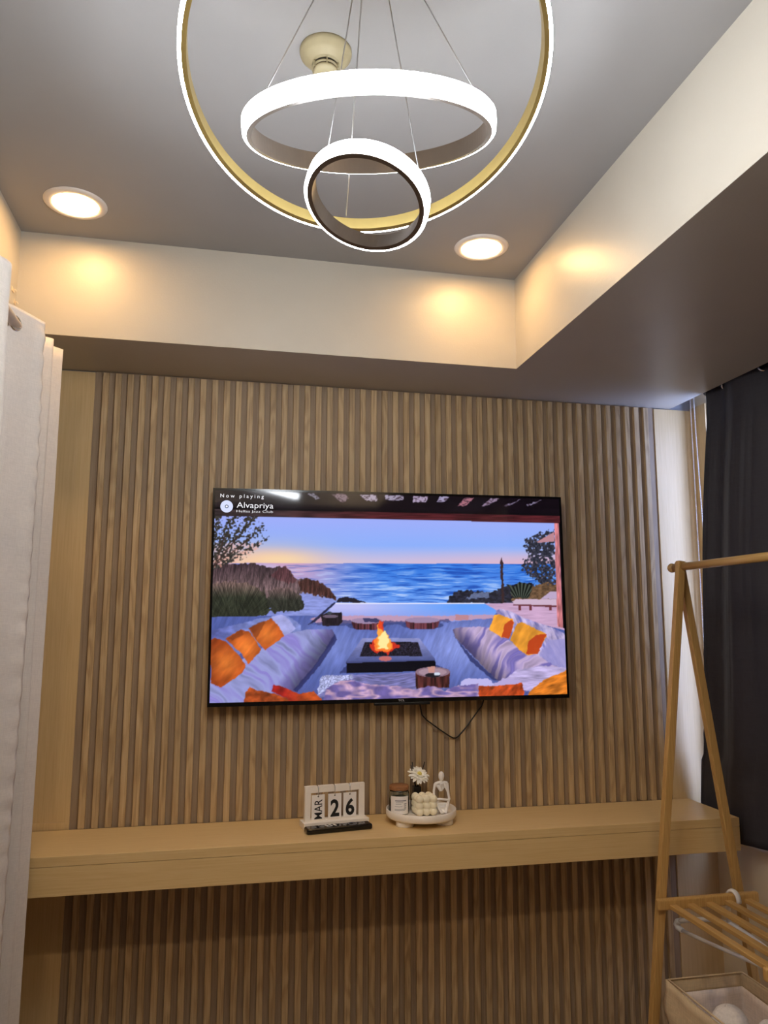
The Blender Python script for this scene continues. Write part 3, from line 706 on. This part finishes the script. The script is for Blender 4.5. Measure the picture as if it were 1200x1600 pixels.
# ------------------------------------------------------------------ remote control
rem = thing('remote_control', 'slim black remote control lying in front of the calendar', 'remote control', (-.207, -.1905, DESK_Z), math.radians(8.5))
rb = MB().box(-.104, .104, -.021, .021, .0, .017).build('body', BLACKG, rem, bevel=.006, segs=3)
for k in range(3):
    o = MB().tube([(-.034+k*.013, -.004, .0172), (-.040+k*.013, .010, .0176)], .0028, 8, flat=(1, .5)).build('white_button', WHITEP, rem)
o = MB().ring([(.0115, .0168), (.0145, .0168), (.0145, .0182), (.0115, .0182)], (.045, 0, 0), 32).build('direction_pad', GREYB, rem)
for x, y in ((.015, .008), (.015, -.008), (.025, .0), (.068, .009), (.068, -.009), (.08, .009), (.08, -.009), (-.06, .008), (-.06, -.008), (-.075, .008), (-.075, -.008)):
    MB().lathe([(0, .0165), (.0034, .0165), (.003, .0179), (0, .0181)], (x, y, 0), 14).build('button', GREYB, rem)

# ------------------------------------------------------------------ round tray and what stands on it
TCX, TCY = .069, -.131
tray = thing('round_tray', 'round white tray on short block feet holding ornaments', 'tray', (TCX, TCY, DESK_Z))
MB().lathe([(0, .0165), (.106, .0165), (.110, .0185), (.1125, .022), (.1125, .0405), (.1115, .0415), (.1095, .0415), (.1085, .0405), (.1085, .0235), (.106, .0215), (0, .0215)], seg=80).build('dish', WHITEM, tray)
for a in (215, 325, 90):
    a = math.radians(a)
    MB().lathe([(0, 0), (.027, 0), (.028, .0012), (.028, .0165), (0, .0165)], (.078*math.cos(a), .078*math.sin(a), 0), 32).build('foot', WHITEM, tray)
TZ = DESK_Z+.0217
# candle jar
jar = thing('candle_jar', 'small glass jar with a wooden lid and a white printed label', 'jar', (.002, -.108, TZ))
MB().lathe([(0, 0), (.030, 0), (.0325, .003), (.0325, .066), (.031, .070), (.031, .074), (.0285, .074), (.0285, .069), (.0298, .065), (.0298, .006), (0, .006)], seg=48).build('glass_body', JARG, jar)
MB().lathe([(0, .0065), (.0292, .0065), (.0292, .048), (.024, .052), (.012, .050), (0, .053)], seg=32).build('wax_fill', POT, jar)
MB().lathe([(0, .0745), (.031, .0745), (.0318, .076), (.0318, .086), (.030, .088), (0, .088)], seg=48).build('lid', LIDW, jar)
lb = MB(); av = [math.radians(a) for a in np.linspace(205, 318, 20)]
lb.add([(.0329*math.cos(a), .0329*math.sin(a), z) for z in (.004, .058) for a in av], [(i, i+1, 21+i, 20+i) for i in range(19)], True)
lab = lb.build('paper_label', CARD, jar)
ln = MB()
for z, a0, a1, h in ((.045, 235, 300, .0030), (.0395, 238, 280, .0014), (.035, 238, 270, .0012), (.027, 232, 276, .0012), (.019, 232, 300, .0012), (.0155, 232, 292, .0012), (.035, 286, 302, .0022), (.029, 286, 300, .0022), (.023, 286, 300, .0022)):
    aa = [math.radians(a) for a in np.linspace(a0, a1, 7)]
    ln.add([(.03315*math.cos(a), .03315*math.sin(a), zz) for zz in (z-h/2, z+h/2) for a in aa], [(i, i+1, 8+i, 7+i) for i in range(6)])
ln.build('label_print', GREYB, lab)
# reed diffuser with flower
dif = thing('reed_diffuser', 'smoky glass reed diffuser with black cap, black reeds and a white flower', 'diffuser', (.070, -.072, TZ))
MB().box(-.019, .019, -.019, .019, 0, .046).build('bottle', DGLASS, dif, bevel=.004, segs=3)
MB().box(-.0165, .0165, -.0165, .0165, .003, .024).build('oil', plain('dark_oil', rgb(40, 36, 34), rough=.2), dif)
MB().lathe([(0, .046), (.009, .046), (.009, .052), (0, .052)], seg=24).build('neck', BLACKP, dif)
MB().box(-.0125, .0125, -.0125, .0125, .050, .074).build('cap', BLACKP, dif, bevel=.001)
for a, b in (((-.004, 0, .07), (-.020, -.004, .142)), ((.003, .004, .07), (.031, .012, .148)), ((-.002, .003, .07), (-.014, .004, .150)), ((.002, -.003, .07), (.012, -.010, .100))):
    MB().tube([a, b], .0016, 8).build('reed', BLACKP, dif)
fl = MB(); fc = Vector((.006, -.006, .108)); fa = Vector((.12, -.60, .80)).normalized()
fx = Vector((1, 0, 0)); fx = (fx-fa*fx.dot(fa)).normalized(); fy = fa.cross(fx)
for ringi, (np_, L, lift) in enumerate(((16, .039, -.002), (14, .031, .006), (10, .020, .011))):
    for q in range(np_):
        a = 2*math.pi*(q+.5*ringi)/np_+random.uniform(-.1, .1); d = fx*math.cos(a)+fy*math.sin(a); sd_ = fa.cross(d); LL = L*random.uniform(.85, 1.05)
        pts = []
        for s_, wd_ in ((.12, .0022), (.45, .0046), (.8, .0050), (1, .0018)):
            cpt = fc+d*(LL*s_)+fa*(lift*s_+.006*math.sin(s_*2.6))
            pts += [cpt-sd_*wd_, cpt+sd_*wd_, cpt+sd_*wd_-fa*.0012, cpt-sd_*wd_-fa*.0012]
        fs_ = []
        for i in range(3):
            for j in range(4): fs_.append((i*4+j, i*4+(j+1) % 4, (i+1)*4+(j+1) % 4, (i+1)*4+j))
        fs_ += [(0, 1, 2, 3), (15, 14, 13, 12)]
        fl.add(pts, fs_, False)
f_ = fl.build('flower', PETAL, dif)
MB().ball(tuple(fc+fa*.009), .0075, 14, 8).build('flower_centre', PETALC, f_)
MB().tube([(0, 0, .07), (.004, -.002, .09), tuple(fc)], .0014, 6).build('flower_stem', BLACKP, f_)
# bubble candle
bc = MB(); rB = .0132; sB = .0225
for i in range(3):
    for j in range(3):
        for q in range(3): bc.ball(((i-1)*sB, (j-1)*sB, rB-.001+q*.0185), rB, 18, 12)
bc.box(-.024, .024, -.024, .024, .004, .044)
cb = thing('bubble_candle', 'cream cube candle moulded of round bubbles on the tray', 'candle', (.078, -.137, TZ+.0018), math.radians(4))
cb_body = bc.build('wax_body', WAX, cb, remesh=.0010, smooth_it=1)
MB().tube([(0, 0, .058), (.0003, 0, .066)], .0008, 6).build('wick', CARD, cb)
# seated figurine: one continuous surface
fg_ = MB(); S = lambda x, z, y=0.0: (x, y, z)
fg_.ball((0, -.002, .1165), .0105, 18, 12, (.92, 1.0, 1.42))
fg_.tube([S(0, .104), S(-.001, .096)], [.0042, .0046], 12)
fg_.tube([S(-.021, .0935), S(-.010, .0955), S(.010, .0955), S(.021, .0935)], [.0048, .0056, .0056, .0048], 12)
fg_.tube([S(-.017, .092, .001), S(-.008, .081, .001), S(-.001, .0705, .001)], [.0052, .0056, .0045], 12)
fg_.tube([S(.017, .092, .001), S(.007, .081, .001), S(-.001, .0705, .001)], [.0052, .0056, .0045], 12)
fg_.tube([S(0, .094), S(-.001, .076)], [.008, .004], 12)
fg_.tube([S(-.021, .0935), S(-.0245, .070, .002), S(-.0255, .047, -.004)], [.0046, .0042, .0040], 12)
fg_.tube([S(-.0255, .047, -.004), S(-.005, .0475, -.012), S(.020, .0435, -.012)], [.0040, .0036, .0036], 12)
fg_.tube([S(.021, .0935), S(.0225, .068, -.004), S(.0235, .044, -.012)], [.0046, .0042, .0042], 12)
fg_.tube([S(.0235, .044, -.012), S(.0165, .070, -.014), S(.0045, .0975, -.010)], [.0040, .0034, .0032], 12)
fg_.tube([S(-.024, .047, .002), S(-.020, .030, .002), S(-.010, .006, .003)], [.0045, .0050, .0060], 12)
fg_.tube([S(-.022, .040, -.004), S(-.012, .018, -.010), S(-.002, .0042, -.012)], [.0045, .0044, .0042], 12)
fg_.tube([S(.022, .043, -.010), S(.015, .022, -.012), S(.009, .0042, -.013)], [.0046, .0046, .0042], 12)
fg_.tube([S(-.016, .030, .0), S(.014, .030, -.004)], [.006, .006], 12)
fg_.tube([S(-.010, .020, -.002), S(.010, .020, -.006)], [.007, .007], 12)
fg_.tube([S(-.006, .009, -.003), S(.007, .009, -.007)], [.0082, .0082], 12)
fig = thing('seated_figurine', 'white abstract seated figurine resting chin on hand', 'figurine', (.134, -.140, TZ), math.radians(6))
fg_.build('figure', CERAM, fig, remesh=.0009)

# ------------------------------------------------------------------ curtains, left side
def curtain(name, path, z0, z1, mat, label, nz=60, head=.09, amp=.004, seed=0., th=.0016, edge=None, crease=(), pucker=False):
    pts = [Vector((x, y, 0)) for x, y in path]
    # smooth Catmull-Rom through the path
    fine = []
    for i in range(len(pts)-1):
        a, b, c, d = pts[max(i-1, 0)], pts[i], pts[i+1], pts[min(i+2, len(pts)-1)]
        for q in range(10):
            t = q/10; fine.append(.5*((2*b)+(c-a)*t+(2*a-5*b+4*c-d)*t*t+(3*b-a-3*c+d)*t**3))
    fine.append(pts[-1]); nu = len(fine); y00 = pts[0].y
    base = Vector((sum(p.x for p in fine)/nu, sum(p.y for p in fine)/nu, z0))
    t = thing(name, label, 'curtain', tuple(base))
    b = MB()
    def fn(u, v):
        i = min(int(round(u*(nu-1))), nu-1); p = fine[i]; z = z0+(z1-z0)*v
        k = mnoise.noise(Vector((u*nu*.13+seed, z*.8, seed)))*amp + mnoise.noise(Vector((u*nu*.35+seed, z*1.6, 3+seed)))*amp*.35
        stiff = min(1, max(0, (z1-head-z)/.25))
        px, py = p.x+k*stiff, p.y+.6*k*stiff
        if pucker and i <= 4 and z < z1-.02:
            ph = z*105+4*mnoise.noise(Vector((z*7, seed, 1)))
            px += .006*math.sin(math.pi*i/4)+.0030*math.sin(ph)*math.exp(-((i-1.6)/1.3)**2); py += .0018*math.sin(ph*.83+1)*math.exp(-i/2)
        if edge: py = edge(z, py, u)
        for zc_ in crease: px -= .0022*math.exp(-((z-zc_)/.006)**2)
        if abs(z-(z1-head)) < .008: px -= .001
        return Vector((px, py, z))-base
    b.grid(fn, nu, nz); b.build('fabric', mat, t, solid=th)
    return t, base
ZR = 2.112; XROD = -1.10
pathA = [(-1.052, -.56), (-1.10, -.655), (-1.150, -.735), (-1.10, -.815), (-1.050, -.90), (-1.10, -.985), (-1.150, -1.07), (-1.10, -1.155), (-1.05, -1.24), (-1.10, -1.325), (-1.15, -1.41), (-1.10, -1.495), (-1.05, -1.58), (-1.10, -1.665), (-1.15, -1.75), (-1.10, -1.835), (-1.05, -1.92)]
pathB = [(-1.050, -.345), (-1.076, -.372), (-1.092, -.392), (-1.066, -.415), (-1.062, -.432), (-1.10, -.455), (-1.142, -.49), (-1.145, -.53), (-1.135, -.56)]
cA, bA = curtain('sheer_curtain', pathA, .02, 2.155, LINEN, 'off-white eyelet curtain in deep folds nearest the camera', nz=260, seed=1.3, amp=.013, pucker=True)
cB, bB = curtain('sheer_curtain', pathB, .02, 2.160, LINEN, 'narrow off-white curtain edge bunched against the left oak panel', seed=5.1, amp=.004)
def grommet(par, base, x, y, z, ang, R=.021, mat=CHROME):
    ax = (math.cos(ang), math.sin(ang), 0)
    MB().ring([(R-.004+.004*math.cos(a), .004*math.sin(a)) for a in np.linspace(0, 2*math.pi, 10, endpoint=False)], (x-base.x, y-base.y, z-base.z), 32, ax, smooth=True).build('grommet', mat, par)
for y, s in ((-.655, 1), (-.815, -1), (-.985, 1), (-1.155, -1), (-1.325, 1), (-1.495, -1), (-1.665, 1), (-1.835, -1)): grommet(cA, bA, XROD, y, ZR, math.radians(-30*s))
grommet(cB, bB, XROD, -.457, ZR, math.radians(40))
rodL = thing('curtain_rod', 'pale rod carrying the off-white eyelet curtains', 'curtain rod', (XROD, -1.15, ZR))
MB().tube([(0, -.85, 0), (0, .80, 0)], .0125, 20).build('rod', plain('pale_rod', rgb(206, 190, 176), rough=.4), rodL)
for y in (-.80, .75): MB().bar((XL-XROD, y, 0), (0, y, 0), .012, .02, (0, 0, 1)).build('bracket', WHITEP, rodL)

# ------------------------------------------------------------------ black curtain over the window
def redge(z, py, u):
    e = -.205+.165*min(1, max(0, (2.1-z)/1.35))+.012*math.sin(z*4.2+.6)*(z > .9)
    return e+(py+.205)*(1-(e+.205)/(-2.1))
pathR = [(1.134, -.205), (1.146, -.222), (1.160, -.27), (1.132, -.33), (1.122, -.375), (1.136, -.42), (1.165, -.48), (1.190, -.54), (1.198, -.585), (1.190, -.63), (1.165, -.69), (1.140, -.75), (1.134, -.795), (1.142, -.84), (1.165, -.90), (1.188, -.96), (1.192, -1.005), (1.185, -1.05), (1.165, -1.11), (1.142, -1.17), (1.136, -1.215), (1.145, -1.26), (1.165, -1.32), (1.188, -1.4), (1.165, -1.52), (1.142, -1.63), (1.165, -1.74), (1.188, -1.85), (1.165, -1.96), (1.142, -2.07), (1.165, -2.18), (1.18, -2.3)]
cR, bR = curtain('blackout_curtain', pathR, .655, 2.285, NAVY, 'black eyelet blackout curtain hanging over the window on the right', nz=70, amp=.006, seed=9.2, edge=redge, crease=(1.475, 1.37, 1.27, .985), head=.085)
ZRR = 2.230
for y, s in ((-.27, 1), (-.48, -1), (-.69, 1), (-.90, -1), (-1.11, 1), (-1.32, -1)): grommet(cR, bR, 1.165, y, ZRR, math.radians(90+s*35), .022)
rodR = thing('curtain_rod', 'dark metal rod behind the soffit carrying the black curtain', 'curtain rod', (1.165, -1.15, ZRR))
MB().tube([(0, -1.2, 0), (0, .985, 0)], .011, 20).build('rod', plain('dark_rod', rgb(70, 70, 76), rough=.3, metal=.8), rodR)
for y in (-1.15, .965): MB().bar((0, y, 0), (XR-1.165, y, 0), .012, .02, (0, 0, 1)).build('bracket', STEELW, rodR)

# ------------------------------------------------------------------ roller blind with bead chain, in the curtain pocket
rbld = thing('roller_blind', 'white roller blind chain of small beads hanging in the right corner', 'roller blind', (1.185, -.09, 2.33))
MB().tube([(0, .045, .06), (0, -2.2, .06)], .018, 20).build('roller_tube', WHITEP, rbld)
MB().box(-.025, .025, .045, .055, .02, .11).build('bracket', WHITEP, rbld)
ch = MB()
p1 = [(1.187, -.037, 2.39), (1.187, -.036, 2.1), (1.186, -.036, 1.7), (1.184, -.038, 1.3), (1.184, -.042, 1.0), (1.183, -.050, .93), (1.180, -.066, .895)]
p2 = [(1.187, -.058, 2.39), (1.187, -.06, 2.1), (1.186, -.075, 1.6), (1.184, -.09, 1.2), (1.182, -.092, 1.0), (1.181, -.085, .92), (1.180, -.066, .895)]
def along(path, step):
    out = []; carry = 0
    for a, b in zip(path[:-1], path[1:]):
        a, b = Vector(a), Vector(b); L = (b-a).length; s = carry
        while s < L: out.append(a.lerp(b, s/L)); s += step
        carry = s-L
    return out
for pth in (p1, p2):
    loc_ = [tuple(Vector(q)-Vector((1.185, -.09, 2.33))) for q in pth]
    ch.tube(loc_, .0006, 5)
    for q in along(loc_, .0062): ch.ball(tuple(q), .0029, 6, 4)
o = ch.build('bead_chain', WHITEP, rbld); o['kind'] = 'stuff'

# ------------------------------------------------------------------ clear adhesive hooks on the left wall
for (y, z), lb_ in zip(((-.372, 2.318), (-.345, 2.292)), ('tiny clear adhesive hook on the wall above the curtain, upper one', 'tiny clear adhesive hook on the wall above the curtain, lower one')):
    h = thing('adhesive_hook', lb_, 'hook', (XL, y, z))
    MB().box(0, .002, -.010, .010, -.006, .006).build('hook_plate', CLEAR, h, bevel=.0005)
    MB().tube([(.002, 0, .002), (.008, 0, .0), (.010, 0, -.004), (.008, 0, -.007)], .0014, 8).build('hook_arm', CLEAR, h)

# ------------------------------------------------------------------ bamboo clothes rack
RX, RYF, RYN, RZ = .866, -.40, -.925, 1.562
rack = thing('clothes_rack', 'bamboo A-frame clothes rack with slatted shelf in front of the black curtain', 'clothes rack', (RX, (RYF+RYN)/2, 0))
oyr = (RYF+RYN)/2
MB().tube([(0, .030+RYF-oyr, RZ-.004), (0, RYN-oyr-.05, RZ-.004)], .0125, 24).build('hanging_rail', BAMBOOY, rack)
for y in (RYF-oyr+.045, RYN-oyr-.05-.012): MB().ball((0, y, RZ-.004), .0155, 20, 12, (1, .9, 1)).build('rail_knob', BAMBOOY, rack)
kl, kr = .1265, .1405
for yf, s in ((RYF-oyr, 1), (RYN-oyr, -1)):
    MB().bar((-.004, yf-.011*s, RZ+.014), (-.004-kl*RZ, yf-.011*s, 0), .025, .021).build('leg', BAMBOO, rack, bevel=.002)
    MB().bar((.006, yf+.0115*s, RZ+.014), (.006+kr*RZ, yf+.0115*s, 0), .025, .021).build('leg', BAMBOO, rack, bevel=.002)
    # shelf cross bars
    yy = yf-(.033)*s
    MB().box(-.158, .180, yy-.010, yy+.010, .540, .572).build('shelf_bearer', BAMBOO, rack, bevel=.006, segs=3)
    MB().box(-.180, .200, yy-.010, yy+.010, .10, .132).build('shelf_bearer', BAMBOO, rack, bevel=.006, segs=3)
for i, x in enumerate((-.112, -.054, .008, .071, .138)):
    MB().box(x-.011, x+.011, RYN-oyr+.043, RYF-oyr-.043, .545, .557).build('shelf_slat', BAMBOOY, rack, bevel=.0015)

# ------------------------------------------------------------------ white plastic hangers
def hanger(loc, rotz, label):
    h = thing('clothes_hanger', label, 'hanger', loc, rotz)
    # origin at the hook top; hanger lies in the local YZ plane
    hk = [(.0, .0, -.095), (0, 0, -.050)]+[(0, -.020+.020*math.cos(a), -.026+.026*math.sin(a)) for a in np.linspace(0, math.pi*1.05, 16)]
    MB().tube(hk, .0088, 12, flat=(1.05, .6)).build('hook', WHITEP, h)
    L = .185
    arm = []
    for t_ in np.linspace(-1, 1, 29):
        z = -.098-.046*abs(t_)**1.5-.008*abs(t_)
        arm.append((0, t_*L, z))
    MB().tube(arm, [.0070+.0024*abs(t_) for t_ in np.linspace(-1, 1, 29)], 10, flat=(1.15, .8)).build('shoulder_bar', WHITEP, h)
    for s in (-1, 1):
        MB().tube([(0, s*L, -.152), (0, s*(L+.013), -.158), (0, s*(L+.017), -.167), (0, s*(L+.012), -.177), (0, s*(L-.004), -.181)], [.0112, .0116, .0112, .0104, .009], 10, flat=(1.15, .8)).build('hanger_end', WHITEP, h)
    MB().tube([(0, -L, -.180), (0, -L*.5, -.182), (0, L*.5, -.182), (0, L, -.180)], .0066, 10, flat=(1.15, .8)).build('trouser_bar', WHITEP, h)
hanger((.957, -.4135, .5785), math.radians(15.5), 'white plastic clothes hanger hooked over the far bar of the rack shelf')

# ------------------------------------------------------------------ fabric basket
BX0, BX1, BY0, BY1, BH = .682, .924, -.835, -.505, .385
bcx, bcy = (BX0+BX1)/2, (BY0+BY1)/2
bk = thing('fabric_basket', 'open beige fabric storage basket under the rack shelf', 'basket', (bcx, bcy, 0))
def wall_ring(inset, zlo, zhi, amp, n=30, nz=16, taper=.02, seed=0):
    hx, hy = (BX1-BX0)/2-inset, (BY1-BY0)/2-inset; rim = []
    cs = [(-hx, -hy), (hx, -hy), (hx, hy), (-hx, hy)]
    for e in range(4):
        a, b = cs[e], cs[(e+1) % 4]
        for q in range(n): t = q/n; rim.append((a[0]+(b[0]-a[0])*t, a[1]+(b[1]-a[1])*t))
    b = MB(); m = len(rim); vs_ = []
    for j in range(nz):
        z = zlo+(zhi-zlo)*j/(nz-1); f = 1-taper*(1-z/BH)*2
        for i, (x, y) in enumerate(rim):
            k = amp*mnoise.noise(Vector((x*14+z*9+seed, y*14-z*6, z*5)))*(1-(z/BH)**8*.7)
            nx, ny = x/hx, y/hy
            q = max(abs(nx), abs(ny)); dx, dy = (math.copysign(1, nx) if abs(nx) > .97 else 0), (math.copysign(1, ny) if abs(ny) > .97 else 0)
            sag = -.010*math.sin(math.pi*min(1, max(0, (y+hy)/(2*hy))))*(1 if x < -hx*.9 else .3)*(j/(nz-1))**4
            vs_.append((x*f+dx*k, y*f+dy*k, z+sag))
    fs_ = [(j*m+i, j*m+(i+1) % m, (j+1)*m+(i+1) % m, (j+1)*m+i) for j in range(nz-1) for i in range(m)]
    b.add(vs_, fs_, True); return b
wall_ring(0, .004, BH, .016).build('outer_shell', CANVAS, bk, solid=.002)
wall_ring(.006, .012, BH-.036, .004, seed=4).build('lining', LINING, bk, solid=.0015)
wall_ring(.0045, BH-.040, BH+.001, .002, nz=5).build('hem_band', CANVAS, bk, solid=.002)
MB().tube([(-.117, -.158, BH+.001), (.117, -.158, BH+.001), (.117, .158, BH+.001), (-.117, .158, BH+.001), (-.117, -.158, BH+.001)], .0028, 8).build('rim_piping', CANVAS, bk)
MB().box(-.108, .108, -.152, .152, .004, .012).build('bottom_panel', CANVAS, bk)
def towel(x, y, zt, r, rot, label):
    t = thing('rolled_towel', label, 'towel', (x, y, .0125), rot, group='white rolled towels in the basket')
    h = zt-.0125
    b = MB(); n = 40; rows = 18; vs_ = []
    for j in range(rows+1):
        v_ = j/rows
        if v_ < .72: z = h*v_/.72*.82; rr_ = r
        else:
            a = (v_-.72)/.28*math.pi/2; z = h*.82+h*.18*math.sin(a); rr_ = r*(.22+.78*math.cos(a))
        for i in range(n):
            a = 2*math.pi*i/n; k = 1+.03*mnoise.noise(Vector((math.cos(a)*2+x*20, math.sin(a)*2, z*12)))
            vs_.append((rr_*k*math.cos(a), rr_*k*math.sin(a), z))
    fs_ = [(j*n+i, j*n+(i+1) % n, (j+1)*n+(i+1) % n, (j+1)*n+i) for j in range(rows) for i in range(n)]
    fs_ += [tuple(range(n))[::-1], tuple(rows*n+i for i in range(n))]
    b.add(vs_, fs_, True).build('terry_roll', TOWEL, t)
    sp_ = [(r*(.10+.12*a/9)*math.cos(a), r*(.10+.12*a/9)*math.sin(a), h*1.0) for a in np.linspace(0, 9, 30)]
    MB().tube(sp_, .002, 6).build('roll_edge', TOWEL, t)
towel(.795, -.625, .358, .052, .3, 'white rolled towel standing in the middle of the beige basket')
towel(.866, -.690, .345, .038, 1.1, 'white rolled towel in the basket nearest the right wall')
towel(.752, -.768, .300, .040, 2.0, 'white rolled towel in the basket nearest the camera')
